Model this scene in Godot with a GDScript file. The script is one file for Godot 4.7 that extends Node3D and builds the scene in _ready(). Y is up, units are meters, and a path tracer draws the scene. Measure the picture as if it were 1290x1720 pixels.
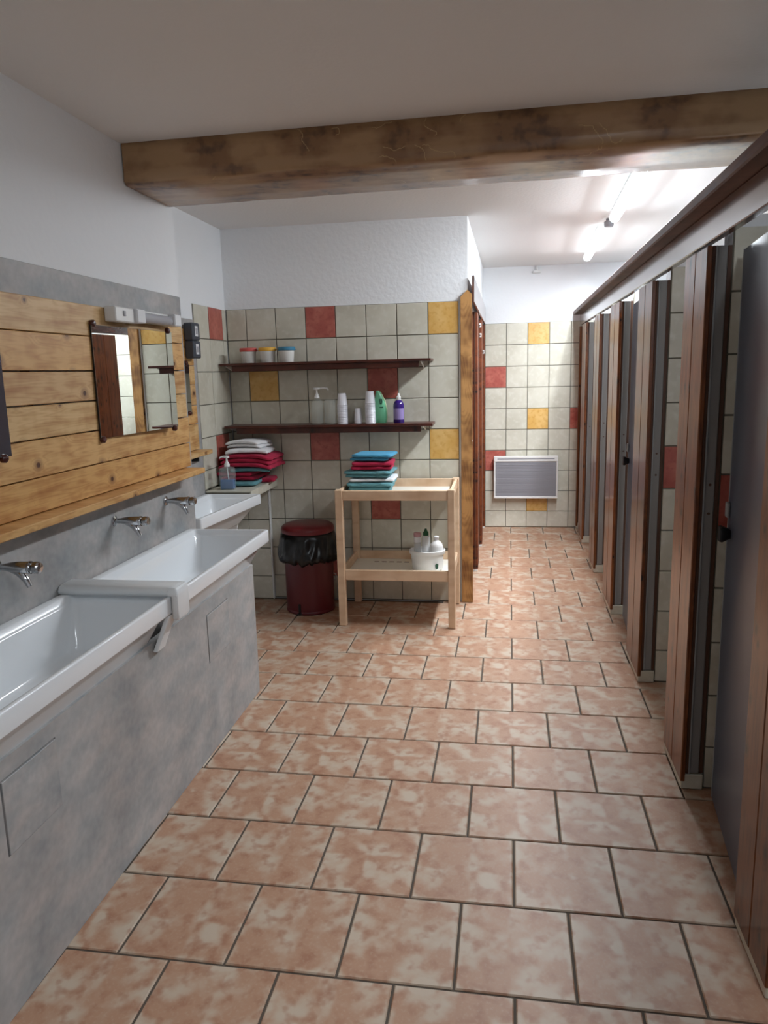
extends Node3D

var used := {}
var meshes := {}
var mats := {}
var rng := RandomNumberGenerator.new()
const H := 2.4706          # ceiling height
const SKEW := -0.0142      # the cubicle row runs slightly out of square

# ---------------------------------------------------------------- naming
func numbered(called: String) -> String:
	if not used.has(called):
		used[called] = 0
		return called
	used[called] += 1
	return "%s_%03d" % [called, used[called]]

func thing(called: String, label: String, category: String, at := Vector3.ZERO, turn := 0.0, group := "") -> Node3D:
	var o := Node3D.new()
	o.name = numbered(called)
	add_child(o)
	o.position = at
	o.rotation.y = turn
	tag(o, label, category, group)
	return o

func tag(o: Node, label: String, category: String, group := "") -> void:
	o.set_meta("label", label)
	o.set_meta("category", category)
	if group:
		o.set_meta("group", group)

func structure(called: String, label: String, category: String, at := Vector3.ZERO) -> Node3D:
	var o := thing(called, label, category, at)
	o.set_meta("kind", "structure")
	return o

func part(called: String, mesh: Mesh, m: Material, parent: Node, at := Vector3.ZERO, rot := Vector3.ZERO) -> MeshInstance3D:
	var o := MeshInstance3D.new()
	o.name = called
	o.mesh = mesh
	o.material_override = m
	o.position = at
	o.rotation = rot
	o.cast_shadow = GeometryInstance3D.SHADOW_CASTING_SETTING_ON
	parent.add_child(o, true)
	return o

func solo(called: String, mesh: Mesh, m: Material, label: String, category: String, at := Vector3.ZERO, rot := Vector3.ZERO, group := "") -> MeshInstance3D:
	var o := part(numbered(called), mesh, m, self, at, rot)
	tag(o, label, category, group)
	return o

# a box given by its two corners
func slab(called: String, a: Vector3, b: Vector3, m: Material, parent: Node, bevel := 0.002) -> MeshInstance3D:
	return part(called, cbox((b - a).abs(), bevel), m, parent, (a + b) / 2.0)

# ---------------------------------------------------------------- shapes
func begin() -> SurfaceTool:
	var st := SurfaceTool.new()
	st.begin(Mesh.PRIMITIVE_TRIANGLES)
	return st

func done(st: SurfaceTool) -> ArrayMesh:
	st.generate_normals()
	return st.commit()

# a flat convex polygon, turned so that its front looks along `out`
func face(st: SurfaceTool, p: Array, out: Vector3, smooth := -1) -> void:
	var n: Vector3 = (p[1] - p[0]).cross(p[2] - p[0])
	var q := p.duplicate()
	if n.dot(out) > 0.0:
		q.reverse()
	for i in range(1, q.size() - 1):
		for v in [q[0], q[i], q[i + 1]]:
			st.set_smooth_group(smooth)
			st.add_vertex(v)

# box with chamfered edges, centred
func cbox(s: Vector3, b := 0.002) -> ArrayMesh:
	var key := "b%.4f,%.4f,%.4f,%.4f" % [s.x, s.y, s.z, b]
	if meshes.has(key):
		return meshes[key]
	var st := begin()
	var h := s / 2.0
	b = minf(b, minf(h.x, minf(h.y, h.z)) * 0.6)
	var i := h - Vector3(b, b, b)
	for ax in 3:
		var u := (ax + 1) % 3
		var v := (ax + 2) % 3
		for sg in [-1.0, 1.0]:
			var f := []
			for c in [[-1, -1], [1, -1], [1, 1], [-1, 1]]:
				var p := Vector3.ZERO
				p[ax] = sg * h[ax]
				p[u] = c[0] * i[u]
				p[v] = c[1] * i[v]
				f.append(p)
			var o := Vector3.ZERO
			o[ax] = sg
			face(st, f, o)
		for su in [-1.0, 1.0]:
			for sv in [-1.0, 1.0]:
				var f := []
				for c in [[-1, 0], [1, 0], [1, 1], [-1, 1]]:
					var p := Vector3.ZERO
					p[ax] = c[0] * i[ax]
					p[u] = su * (h[u] if c[1] == 0 else i[u])
					p[v] = sv * (i[v] if c[1] == 0 else h[v])
					f.append(p)
				var o := Vector3.ZERO
				o[u] = su
				o[v] = sv
				face(st, f, o)
	for sx in [-1.0, 1.0]:
		for sy in [-1.0, 1.0]:
			for sz in [-1.0, 1.0]:
				face(st, [Vector3(sx * h.x, sy * i.y, sz * i.z), Vector3(sx * i.x, sy * h.y, sz * i.z), Vector3(sx * i.x, sy * i.y, sz * h.z)], Vector3(sx, sy, sz))
	meshes[key] = done(st)
	return meshes[key]

# tile lying flat with its top at y = 0 and its print laid on by uv
func floor_tile_mesh(w: float, d: float, t: float) -> ArrayMesh:
	var st := begin()
	var b := 0.003
	var x := w / 2.0
	var z := d / 2.0
	var top := [Vector3(-x + b, 0, -z + b), Vector3(x - b, 0, -z + b), Vector3(x - b, 0, z - b), Vector3(-x + b, 0, z - b)]
	var mid := [Vector3(-x, -b, -z), Vector3(x, -b, -z), Vector3(x, -b, z), Vector3(-x, -b, z)]
	var quads := [[top, Vector3.UP]]
	for k in 4:
		var n := (k + 1) % 4
		var o: Vector3 = (mid[k] + mid[n]).normalized()
		quads.append([[top[k], top[n], mid[n], mid[k]], o + Vector3.UP])
		quads.append([[mid[k], mid[n], mid[n] - Vector3(0, t, 0), mid[k] - Vector3(0, t, 0)], o])
	for q in quads:
		var p: Array = q[0].duplicate()
		if (p[1] - p[0]).cross(p[2] - p[0]).dot(q[1]) > 0.0:
			p.reverse()
		for i in [0, 1, 2, 0, 2, 3]:
			st.set_smooth_group(-1)
			st.set_uv(Vector2(p[i].x / w + 0.5, p[i].z / d + 0.5))
			st.add_vertex(p[i])
	return done(st)

# rings of equal length joined by quads; ring points run counter-clockwise seen from the end they start from
func loft(rings: Array, cap_a := true, cap_b := true, smooth := 0, flip := false) -> ArrayMesh:
	var st := begin()
	add_loft(st, rings, cap_a, cap_b, smooth, flip)
	return done(st)

func add_loft(st: SurfaceTool, rings: Array, cap_a := true, cap_b := true, smooth := 0, flip := false) -> void:
	var n: int = rings[0].size()
	for r in rings.size() - 1:
		for k in n:
			var a: Vector3 = rings[r][k]
			var b: Vector3 = rings[r][(k + 1) % n]
			var c: Vector3 = rings[r + 1][(k + 1) % n]
			var d: Vector3 = rings[r + 1][k]
			var q := [a, b, c, a, c, d] if flip else [a, c, b, a, d, c]
			for v in q:
				st.set_smooth_group(smooth)
				st.add_vertex(v)
	for e in [0, 1]:
		if (e == 0 and not cap_a) or (e == 1 and not cap_b):
			continue
		var ring: Array = rings[0] if e == 0 else rings[-1]
		var mid := Vector3.ZERO
		for p in ring:
			mid += p
		mid /= n
		for k in n:
			var q := [mid, ring[k], ring[(k + 1) % n]]
			if (e == 0) == flip:
				q.reverse()
			for v in q:
				st.set_smooth_group(-1)
				st.add_vertex(v)

# surface of revolution about y: profile of (radius, height) from bottom to top; sharp corners stay sharp
func lathe(profile: Array, seg := 24) -> ArrayMesh:
	var st := begin()
	add_lathe(st, profile, seg)
	return done(st)

func add_lathe(st: SurfaceTool, profile: Array, seg := 24, sx := 1.0, sz := 1.0, xf := Transform3D.IDENTITY) -> void:
	var group := 0
	for i in profile.size() - 1:
		if i > 0:
			var a: Vector2 = (profile[i] - profile[i - 1]).normalized()
			var b: Vector2 = (profile[i + 1] - profile[i]).normalized()
			if a.dot(b) < 0.8:
				group += 1
		for k in seg:
			var p := []
			for c in [[i, k], [i + 1, k], [i + 1, k + 1], [i, k + 1]]:
				var t: float = TAU * (c[1] % seg) / seg
				var q: Vector2 = profile[c[0]]
				p.append(xf * Vector3(cos(t) * q.x * sx, q.y, sin(t) * q.x * sz))
			for j in [0, 2, 1, 0, 3, 2]:
				st.set_smooth_group(group + 1)
				st.add_vertex(p[j])

# rounded tube along a path
func tube(path: Array, radii: Array, seg := 12) -> ArrayMesh:
	var rings := []
	var side := Vector3.UP
	for i in path.size():
		var t: Vector3 = (path[mini(i + 1, path.size() - 1)] - path[maxi(i - 1, 0)]).normalized()
		var u := side - t * side.dot(t)
		if u.length() < 0.1:
			u = Vector3.RIGHT - t * t.x
		u = u.normalized()
		side = u
		var w := t.cross(u)
		var ring := []
		for k in seg:
			var a := TAU * k / seg
			ring.append(path[i] + (u * cos(a) + w * sin(a)) * radii[i])
		rings.append(ring)
	return loft(rings, true, true, 0, false)

# horizontal rounded rectangle, corner radius r, n points a corner
func rrect(x0: float, x1: float, z0: float, z1: float, y: float, r: float, n := 4) -> Array:
	var out := []
	r = minf(r, minf(absf(x1 - x0), absf(z1 - z0)) * 0.49)
	for c in [[x1 - r, z1 - r, 0.0], [x0 + r, z1 - r, 0.25], [x0 + r, z0 + r, 0.5], [x1 - r, z0 + r, 0.75]]:
		for k in n + 1:
			var a: float = TAU * (c[2] + 0.25 * k / n)
			out.append(Vector3(c[0] + cos(a) * r, y, c[1] + sin(a) * r))
	return out

# prism: outline in x,y pushed along z from z0 to z1
func prism(outline: Array, z0: float, z1: float) -> ArrayMesh:
	var a := []
	var b := []
	for p in outline:
		a.append(Vector3(p.x, p.y, z0))
		b.append(Vector3(p.x, p.y, z1))
	var area := 0.0
	for k in outline.size():
		var p: Vector2 = outline[k]
		var q: Vector2 = outline[(k + 1) % outline.size()]
		area += p.x * q.y - q.x * p.y
	return loft([a, b], true, true, -1, area < 0.0)

# soft pad: a box with round edges and lumps, made of a subdivided cube
func add_pad(st: SurfaceTool, c: Vector3, s: Vector3, r: float, lump: float, seed_: int, droop := 0.0) -> void:
	var nz := FastNoiseLite.new()
	nz.seed = seed_
	nz.frequency = 7.0
	var h := s / 2.0
	var div := [14, 4, 10]
	for ax in 3:
		var u := (ax + 1) % 3
		var v := (ax + 2) % 3
		var nu: int = div[u]
		var nv: int = div[v]
		for sg in [-1.0, 1.0]:
			var grid := []
			for i in nu + 1:
				var row := []
				for j in nv + 1:
					var p := Vector3.ZERO
					p[ax] = sg
					p[u] = 2.0 * i / nu - 1.0
					p[v] = 2.0 * j / nv - 1.0
					p = p * h
					var core := Vector3(clampf(p.x, -h.x + r, h.x - r), clampf(p.y, -h.y + minf(r, h.y * 0.98), h.y - minf(r, h.y * 0.98)), clampf(p.z, -h.z + r, h.z - r))
					var d := p - core
					if d.length() > 0.0001:
						var rr := Vector3(r, minf(r, h.y * 0.98), r)
						d = d.normalized()
						p = core + d * rr
					var q := p + c
					var k := nz.get_noise_3dv(q * 2.0)
					var k2 := nz.get_noise_3dv(q * 2.0 + Vector3(9, 3, 5))
					p += Vector3(k, k2 * 0.25, k2) * lump
					p.y -= droop * pow(absf(p.x) / h.x, 3.0)
					row.append(p + c)
				grid.append(row)
			var o := Vector3.ZERO
			o[ax] = sg
			for i in nu:
				for j in nv:
					face(st, [grid[i][j], grid[i + 1][j], grid[i + 1][j + 1], grid[i][j + 1]], o, 0)

func towel_mesh(w: float, hh: float, d: float, layers: int, seed_: int, droop := 0.0) -> ArrayMesh:
	var st := begin()
	var t := hh / layers
	var r := RandomNumberGenerator.new()
	r.seed = seed_
	for k in layers:
		var dx := r.randf_range(-0.016, 0.016)
		var dw := r.randf_range(-0.035, 0.0)
		add_pad(st, Vector3(dx, t * (k + 0.5), r.randf_range(-0.006, 0.006)), Vector3(w + dw, t * 0.97, d + dw), minf(0.02, t * 0.5), 0.013, seed_ * 10 + k, droop)
	return done(st)

# ---------------------------------------------------------------- textures
func noise_bytes(seed_: int, w: int, h: int, freq: float, oct := 4, kind := FastNoiseLite.TYPE_SIMPLEX_SMOOTH) -> PackedByteArray:
	var n := FastNoiseLite.new()
	n.seed = seed_
	n.frequency = freq
	n.noise_type = kind
	n.fractal_octaves = oct
	var im := n.get_seamless_image(w, h)
	return im.get_data()

# noise stretched along x by `k`
func grain_bytes(seed_: int, w: int, h: int, freq: float, k: int, oct := 4) -> PackedByteArray:
	var n := FastNoiseLite.new()
	n.seed = seed_
	n.frequency = freq
	n.noise_type = FastNoiseLite.TYPE_SIMPLEX_SMOOTH
	n.fractal_octaves = oct
	var im := n.get_seamless_image(w / k, h)
	im.resize(w, h, Image.INTERPOLATE_CUBIC)
	return im.get_data()

func mixc(a: Color, b: Color, t: float) -> Color:
	return a.lerp(b, clampf(t, 0.0, 1.0))

func to_texture(w: int, h: int, px: Callable) -> ImageTexture:
	var data := PackedByteArray()
	data.resize(w * h * 3)
	var i := 0
	for y in h:
		for x in w:
			var c: Color = px.call(x, y, y * w + x)
			data[i] = int(clampf(c.r, 0.0, 1.0) * 255.0)
			data[i + 1] = int(clampf(c.g, 0.0, 1.0) * 255.0)
			data[i + 2] = int(clampf(c.b, 0.0, 1.0) * 255.0)
			i += 3
	return ImageTexture.create_from_image(Image.create_from_data(w, h, false, Image.FORMAT_RGB8, data))

func rgb8(r: int, g: int, b: int) -> Color:
	return Color(r / 255.0, g / 255.0, b / 255.0)

func blotch(seed_: int, cols: Array, f1: float, f2: float, n := 256, contrast := 1.6) -> ImageTexture:
	var a := noise_bytes(seed_, n, n, f1, 4)
	var b := noise_bytes(seed_ + 7, n, n, f2, 3)
	return to_texture(n, n, func(_x, _y, i):
		var t := (a[i] / 255.0 - 0.5) * contrast + 0.5
		var u := b[i] / 255.0
		var c := mixc(cols[0], cols[1], t)
		return mixc(c, cols[2], (u - 0.5) * 1.5))

# boards: long grain along x, rings and knots
func wood_texture(seed_: int, light: Color, dark: Color, knot: Color, w: int, h: int, knots: int, vertical := false, rings := 1.0) -> ImageTexture:
	var a := grain_bytes(seed_, w, h, 0.03, 8, 4)
	var b := grain_bytes(seed_ + 3, w, h, 0.02, 16, 3)
	var f := noise_bytes(seed_ + 5, w, h, 0.01, 3)
	var r := RandomNumberGenerator.new()
	r.seed = seed_
	var ks := []
	for k in knots:
		ks.append([r.randf() * w, r.randf() * h, r.randf_range(3.0, 8.0)])
	var px := func(x, y, i):
		var lift := 0.0
		var kn := 0.0
		for k in ks:
			var dx: float = absf(x - k[0])
			dx = minf(dx, w - dx)
			var dy: float = absf(y - k[1])
			dy = minf(dy, h - dy)
			var d: float = sqrt(dx * dx * 0.45 + dy * dy) / k[2]
			if d < 6.0:
				lift += exp(-d * d * 0.12) * 1.2
				kn = maxf(kn, 1.0 - smoothstep(0.7, 1.25, d))
				kn = maxf(kn, 0.3 * (1.0 - smoothstep(1.2, 3.0, d)))
		var v := b[i] / 255.0 * 9.0 * rings + lift * 2.0
		var ring := 0.5 + 0.5 * sin(v * TAU)
		var g := a[i] / 255.0
		var c := mixc(light, dark, 0.16 + 0.3 * ring * ring + (g - 0.5) * 1.1 + (f[i] / 255.0 - 0.5) * 0.7)
		return mixc(c, knot, kn)
	if not vertical:
		return to_texture(w, h, px)
	return to_texture(h, w, func(x, y, _i): return px.call(y, x, x * w + y))

func floor_print(seed_: int) -> ImageTexture:
	var n := 192
	var a := noise_bytes(seed_, n, n, 0.009, 3)
	var b := noise_bytes(seed_ + 1, n, n, 0.022, 3)
	var c3 := noise_bytes(seed_ + 2, n, n, 0.12, 2)
	var pale := rgb8(190, 171, 151)
	var clay := rgb8(174, 134, 107)
	var rust := rgb8(152, 103, 78)
	return to_texture(n, n, func(x, y, i):
		var e: float = minf(minf(x, n - 1 - x), minf(y, n - 1 - y)) / float(n)
		var t := (a[i] / 255.0 - 0.5) * 1.6 + 0.62 + (b[i] / 255.0 - 0.5) * 0.5
		t -= 0.4 * (1.0 - smoothstep(0.0, 0.07, e + (b[i] / 255.0 - 0.5) * 0.05))
		var c := mixc(pale, clay, t * 1.3)
		c = mixc(c, rust, (b[i] / 255.0 - 0.5) * 1.5)
		return mixc(c, pale, (c3[i] / 255.0 - 0.56) * 0.9))

func concrete_texture(seed_: int, base: Color) -> ImageTexture:
	var n := 512
	var a := noise_bytes(seed_, n, n, 0.006, 5)
	var b := grain_bytes(seed_ + 1, n, n, 0.02, 2, 4)
	var c3 := noise_bytes(seed_ + 2, n, n, 0.08, 3)
	return to_texture(n, n, func(_x, _y, i):
		var t := (a[i] / 255.0 - 0.5) * 0.10 + (b[i] / 255.0 - 0.5) * 0.10 + (c3[i] / 255.0 - 0.5) * 0.06
		var warm := (b[i] / 255.0 - 0.5) * 0.05
		return Color(base.r + t + warm, base.g + t, base.b + t - warm * 0.5))

func beam_texture() -> ImageTexture:
	var w := 1024
	var h := 256
	var a := grain_bytes(71, w, h, 0.03, 8, 4)
	var b := noise_bytes(72, w, h, 0.006, 5)
	var c3 := noise_bytes(73, w, h, 0.03, 4)
	var pale := rgb8(168, 132, 92)
	var mid := rgb8(136, 98, 62)
	var dark := rgb8(74, 48, 30)
	var tex := to_texture(w, h, func(_x, _y, i):
		var t := (b[i] / 255.0 - 0.5) * 2.0 + 0.42 + (a[i] / 255.0 - 0.5) * 0.8
		var c := mixc(pale, mid, t * 1.4)
		return mixc(c, dark, (c3[i] / 255.0 - 0.55) * 1.5 + (t - 0.75) * 0.9))
	# pale worm tracks scratched into the beam
	var im := tex.get_image()
	var r := RandomNumberGenerator.new()
	r.seed = 5
	for k in 16:
		var p := Vector2(r.randf_range(20, w - 60), r.randf_range(20, h - 20))
		var ang := r.randf_range(-0.6, 0.6)
		for s in r.randi_range(30, 90):
			ang += r.randf_range(-0.35, 0.35)
			p += Vector2(cos(ang), sin(ang) * 0.8)
			if p.x > 2 and p.y > 2 and p.x < w - 3 and p.y < h - 3:
				im.set_pixelv(Vector2i(p), rgb8(196, 166, 116))
	return ImageTexture.create_from_image(im)

func mat(called: String, color: Color, rough := 0.6, tex: Texture2D = null, scale := 1.0, world := true, metal := 0.0) -> StandardMaterial3D:
	var m := StandardMaterial3D.new()
	m.resource_name = called
	m.albedo_color = color
	m.roughness = rough
	m.metallic = metal
	if tex:
		m.albedo_texture = tex
		m.uv1_triplanar = true
		m.uv1_world_triplanar = world
		m.uv1_triplanar_sharpness = 8.0
		m.uv1_scale = Vector3(scale, scale, scale)
	mats[called] = m
	return m

func shifted(m: StandardMaterial3D, by: Vector3, tint := Color.WHITE) -> StandardMaterial3D:
	var c: StandardMaterial3D = m.duplicate()
	c.uv1_offset = by
	c.albedo_color = m.albedo_color * tint
	return c

func relief(m: StandardMaterial3D, seed_: int, freq: float, depth: float) -> void:
	var n := noise_bytes(seed_, 256, 256, freq, 3)
	m.heightmap_enabled = true
	m.heightmap_texture = to_texture(256, 256, func(_x, _y, i): return Color(n[i] / 255.0, n[i] / 255.0, n[i] / 255.0))
	m.heightmap_scale = depth
	if not m.uv1_triplanar:
		m.uv1_triplanar = true
		m.uv1_world_triplanar = true
		m.uv1_scale = Vector3(2, 2, 2)

var tiles_cream := []
var tiles_red := []
var tiles_yellow := []
var floor_mats := []
var pine_planks := []
var post_boards := []

func make_materials() -> void:
	rng.seed = 11
	var cream := blotch(1, [rgb8(212, 208, 192), rgb8(200, 195, 178), rgb8(220, 217, 204)], 0.008, 0.05)
	var red := blotch(21, [rgb8(172, 88, 76), rgb8(192, 112, 98), rgb8(152, 72, 62)], 0.012, 0.04)
	var yellow := blotch(31, [rgb8(214, 168, 92), rgb8(224, 184, 116), rgb8(202, 150, 74)], 0.012, 0.04)
	for k in 3:
		tiles_cream.append(shifted(mat("cream_tile", Color.WHITE, 0.28, cream, 1.3), Vector3(k * 0.31, k * 0.17, k * 0.23)))
		tiles_red.append(shifted(mat("red_tile", Color.WHITE, 0.3, red, 2.2), Vector3(k * 0.31, k * 0.17, k * 0.23)))
		tiles_yellow.append(shifted(mat("yellow_tile", Color.WHITE, 0.3, yellow, 2.2), Vector3(k * 0.31, k * 0.17, k * 0.23)))
	mat("grout", rgb8(112, 108, 96), 0.9)
	mat("floor_grout", rgb8(84, 74, 64), 0.9)
	for k in 7:
		var m := StandardMaterial3D.new()
		m.resource_name = "clay_floor_tile"
		m.albedo_texture = floor_print(100 + k * 5)
		m.roughness = 0.5
		floor_mats.append(m)
	relief(mat("plaster", rgb8(240, 242, 244), 0.85), 51, 0.05, 0.12)
	relief(mat("ceiling_paint", rgb8(238, 237, 235), 0.9), 52, 0.08, 0.05)
	mat("concrete", Color.WHITE, 0.55, concrete_texture(61, rgb8(164, 163, 162)), 0.7)
	mat("concrete_panel", Color.WHITE, 0.55, concrete_texture(64, rgb8(166, 165, 164)), 0.9)
	var pine := wood_texture(81, rgb8(218, 182, 128), rgb8(176, 126, 72), rgb8(84, 48, 24), 1024, 256, 15, false, 0.5)
	for k in 6:
		pine_planks.append(shifted(mat("pine", Color.WHITE, 0.5, pine, 1.0), Vector3(k * 0.37 + 0.11, k * 0.29, k * 0.37), [Color.WHITE, Color(1.0, 0.95, 0.88), Color(0.97, 0.95, 0.95), Color(1, 1, 1), Color(1.0, 0.96, 0.9), Color(0.98, 0.92, 0.82)][k]))
	mats.pine.uv1_scale = Vector3(1, 2, 1)
	for m in pine_planks:
		m.uv1_scale = Vector3(0.8, 2.6, 0.8)
	var post := wood_texture(91, rgb8(178, 112, 64), rgb8(112, 62, 32), rgb8(48, 26, 14), 1024, 256, 16, true, 0.5)
	for k in 4:
		var m := shifted(mat("varnished_board", Color.WHITE, 0.3, post, 1.0), Vector3(k * 0.41, k * 0.23, k * 0.33), [Color(0.76, 0.72, 0.68), Color(0.7, 0.65, 0.6), Color(0.8, 0.74, 0.68), Color(0.68, 0.63, 0.58)][k])
		m.uv1_scale = Vector3(3.0, 0.7, 3.0)
		m.clearcoat_enabled = true
		m.clearcoat = 0.2
		m.clearcoat_roughness = 0.15
		post_boards.append(m)
	var dark := wood_texture(95, rgb8(96, 58, 44), rgb8(62, 34, 26), rgb8(34, 18, 14), 512, 128, 3, false, 0.6)
	mat("dark_varnish", Color.WHITE, 0.25, dark, 1.0)
	mats.dark_varnish.clearcoat_enabled = true
	mats.dark_varnish.clearcoat = 1.0
	mats.dark_varnish.clearcoat_roughness = 0.12
	mats.dark_varnish.uv1_scale = Vector3(0.8, 3, 0.8)
	mat("dark_wood", Color.WHITE, 0.5, dark, 1.0)
	mats.dark_wood.uv1_scale = Vector3(3, 3, 0.8)
	mat("shelf_wood", rgb8(226, 176, 156), 0.35, dark, 1.5)
	mat("post_edge", rgb8(84, 54, 38), 0.6)
	var rough := wood_texture(97, rgb8(184, 136, 80), rgb8(112, 72, 36), rgb8(70, 42, 22), 512, 128, 3, true, 0.8)
	mat("rough_post", Color.WHITE, 0.65, rough, 1.5)
	mat("brown_post", rgb8(178, 146, 118), 0.5, post, 1.5)
	var bm := mat("beam_wood", Color.WHITE, 0.5, beam_texture(), 0.5)
	bm.uv1_scale = Vector3(0.45, 1.8, 1.8)
	relief(bm, 55, 0.03, 0.06)
	bm.clearcoat_enabled = true
	bm.clearcoat = 0.7
	bm.clearcoat_roughness = 0.22
	mat("birch", Color.WHITE, 0.5, wood_texture(98, rgb8(228, 198, 166), rgb8(206, 170, 136), rgb8(196, 160, 124), 512, 128, 0, false, 0.3), 1.5)
	mat("white_board", rgb8(236, 232, 220), 0.4)
	mat("ceramic", rgb8(236, 240, 243), 0.12)
	mat("cover_plastic", rgb8(230, 234, 236), 0.3)
	mat("white_plastic", rgb8(232, 232, 230), 0.35)
	mat("white_metal", rgb8(228, 226, 222), 0.35)
	mat("grey_door", rgb8(84, 92, 108), 0.28)
	mat("grey_door_edge", rgb8(150, 154, 156), 0.4)
	mat("grey_jamb", rgb8(138, 136, 134), 0.5)
	mat("black_plastic", rgb8(20, 20, 22), 0.4)
	mat("dark_clip", rgb8(70, 26, 22), 0.35)
	mat("chrome", rgb8(200, 202, 205), 0.12, null, 1.0, true, 1.0)
	mat("mirror_glass", rgb8(226, 232, 230), 0.0, null, 1.0, true, 1.0)
	mat("steel", rgb8(170, 170, 170), 0.35, null, 1.0, true, 1.0)
	mat("diffuser_grey", rgb8(176, 176, 182), 0.25)
	mat("socket_grey", rgb8(64, 70, 80), 0.45)
	mat("label_white", rgb8(225, 226, 228), 0.5)
	mat("heater_grey", rgb8(142, 141, 146), 0.5)
	mat("bin_red", rgb8(86, 14, 22), 0.4)
	mat("bin_lid_red", rgb8(112, 30, 34), 0.38)
	mat("bin_bag", rgb8(12, 13, 15), 0.28)
	mat("lid_red", rgb8(196, 82, 76), 0.5)
	mat("lid_yellow", rgb8(226, 172, 66), 0.5)
	mat("lid_blue", rgb8(60, 128, 160), 0.5)
	mat("pot_white", rgb8(222, 220, 214), 0.45)
	mat("cup_plastic", rgb8(232, 232, 238), 0.3)
	mat("green_bottle", rgb8(106, 178, 138), 0.3)
	mat("green_bottle_edge", rgb8(186, 214, 168), 0.35)
	mat("green_ink", rgb8(22, 74, 54), 0.5)
	mat("purple_bottle", rgb8(58, 34, 116), 0.15)
	mat("purple_label", rgb8(150, 134, 186), 0.4)
	mat("dark_green_cap", rgb8(18, 74, 38), 0.4)
	mat("pink_cap", rgb8(196, 150, 156), 0.4)
	for c in [["towel_teal", rgb8(96, 148, 156)], ["towel_red", rgb8(168, 26, 62)], ["towel_white", rgb8(230, 230, 232)], ["towel_blue", rgb8(72, 150, 186)]]:
		var m := mat(c[0], c[1], 0.95)
		relief(m, 58, 0.2, 0.25)
		m.rim_enabled = true
		m.rim = 0.5
		m.rim_tint = 0.5
	for c in [["clear_plastic", Color(0.9, 0.94, 0.92, 0.14)], ["clear_soft", Color(0.86, 0.86, 0.86, 0.45)]]:
		var m := mat(c[0], c[1], 0.1)
		m.transparency = BaseMaterial3D.TRANSPARENCY_ALPHA
	var liquid := mat("blue_soap", Color(0.16, 0.42, 0.68, 0.85), 0.1)
	liquid.transparency = BaseMaterial3D.TRANSPARENCY_ALPHA
	var glow := mat("lit_tube", rgb8(245, 250, 255), 0.3)
	glow.emission_enabled = true
	glow.emission = Color(0.9, 0.97, 1.0)
	glow.emission_energy_multiplier = 2.6

# ---------------------------------------------------------------- tiling
func any_of(list: Array) -> StandardMaterial3D:
	return list[rng.randi() % list.size()]

# tiles on a wall: `to_world` maps (along, up) to the middle of the tile's face; cols and rows are joint positions
func tile_wall(parent: Node3D, cols: Array, rows: Array, special: Dictionary, facing: String) -> void:
	var gap := 0.006
	var th := 0.008
	for c in cols.size() - 1:
		for r in rows.size() - 1:
			var w: float = absf(cols[c + 1] - cols[c]) - gap
			var h: float = absf(rows[r] - rows[r + 1]) - gap
			if w < 0.01 or h < 0.01:
				continue
			var a: float = (cols[c] + cols[c + 1]) / 2.0
			var y: float = (rows[r] + rows[r + 1]) / 2.0
			var kind: String = special.get("%d,%d" % [c, r], "")
			var m: StandardMaterial3D = any_of(tiles_red if kind == "red" else tiles_yellow if kind == "yellow" else tiles_cream)
			var called: String = kind + "_tile" if kind else "tile"
			var deep := rng.randf_range(-0.0006, 0.0006)
			if facing == "z":
				part(called, cbox(Vector3(w, h, th), 0.0015), m, parent, Vector3(a, y, -th / 2.0 + deep))
			else:
				part(called, cbox(Vector3(th, h, w), 0.0015), m, parent, Vector3(-th / 2.0 + deep, y, a))

func steps(from: float, by: float, n: int, last: float) -> Array:
	var out := []
	for k in n:
		out.append(from + by * k)
	out.append(last)
	return out

# ---------------------------------------------------------------- things
func build_floor() -> void:
	var f := structure("floor", "terracotta floor tiles laid in staggered rows with dark joints", "floor")
	slab("screed", Vector3(-0.4, -0.2, -2.7), Vector3(4.0, -0.005, 6.4), mats.floor_grout, f, 0.001)
	var w := 0.3047
	var d := 0.3206
	var mesh := floor_tile_mesh(w - 0.007, d - 0.007, 0.012)
	var turn := -0.0112
	var ca := cos(turn)
	var sa := sin(turn)
	for k in range(-8, 15):
		for j in range(-16, 12):
			if posmod(j, 2) != posmod(k, 2):
				continue
			var lx := w * (j + 1) / 2.0
			var lz := d * (k + 0.5)
			var p := Vector3(1.7334 + ca * lx + sa * lz, rng.randf_range(-0.0008, 0.0), 0.0435 - sa * lx + ca * lz)
			var left := 0.25 if p.z > 1.6 else (-0.2 if p.z > -0.1 else 1.33)
			if p.x < left or p.x > 2.95 or p.z < -2.6:
				continue
			part("floor_tile", mesh, any_of(floor_mats), f, p, Vector3(0, turn + PI * (rng.randi() % 2), 0))

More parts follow.
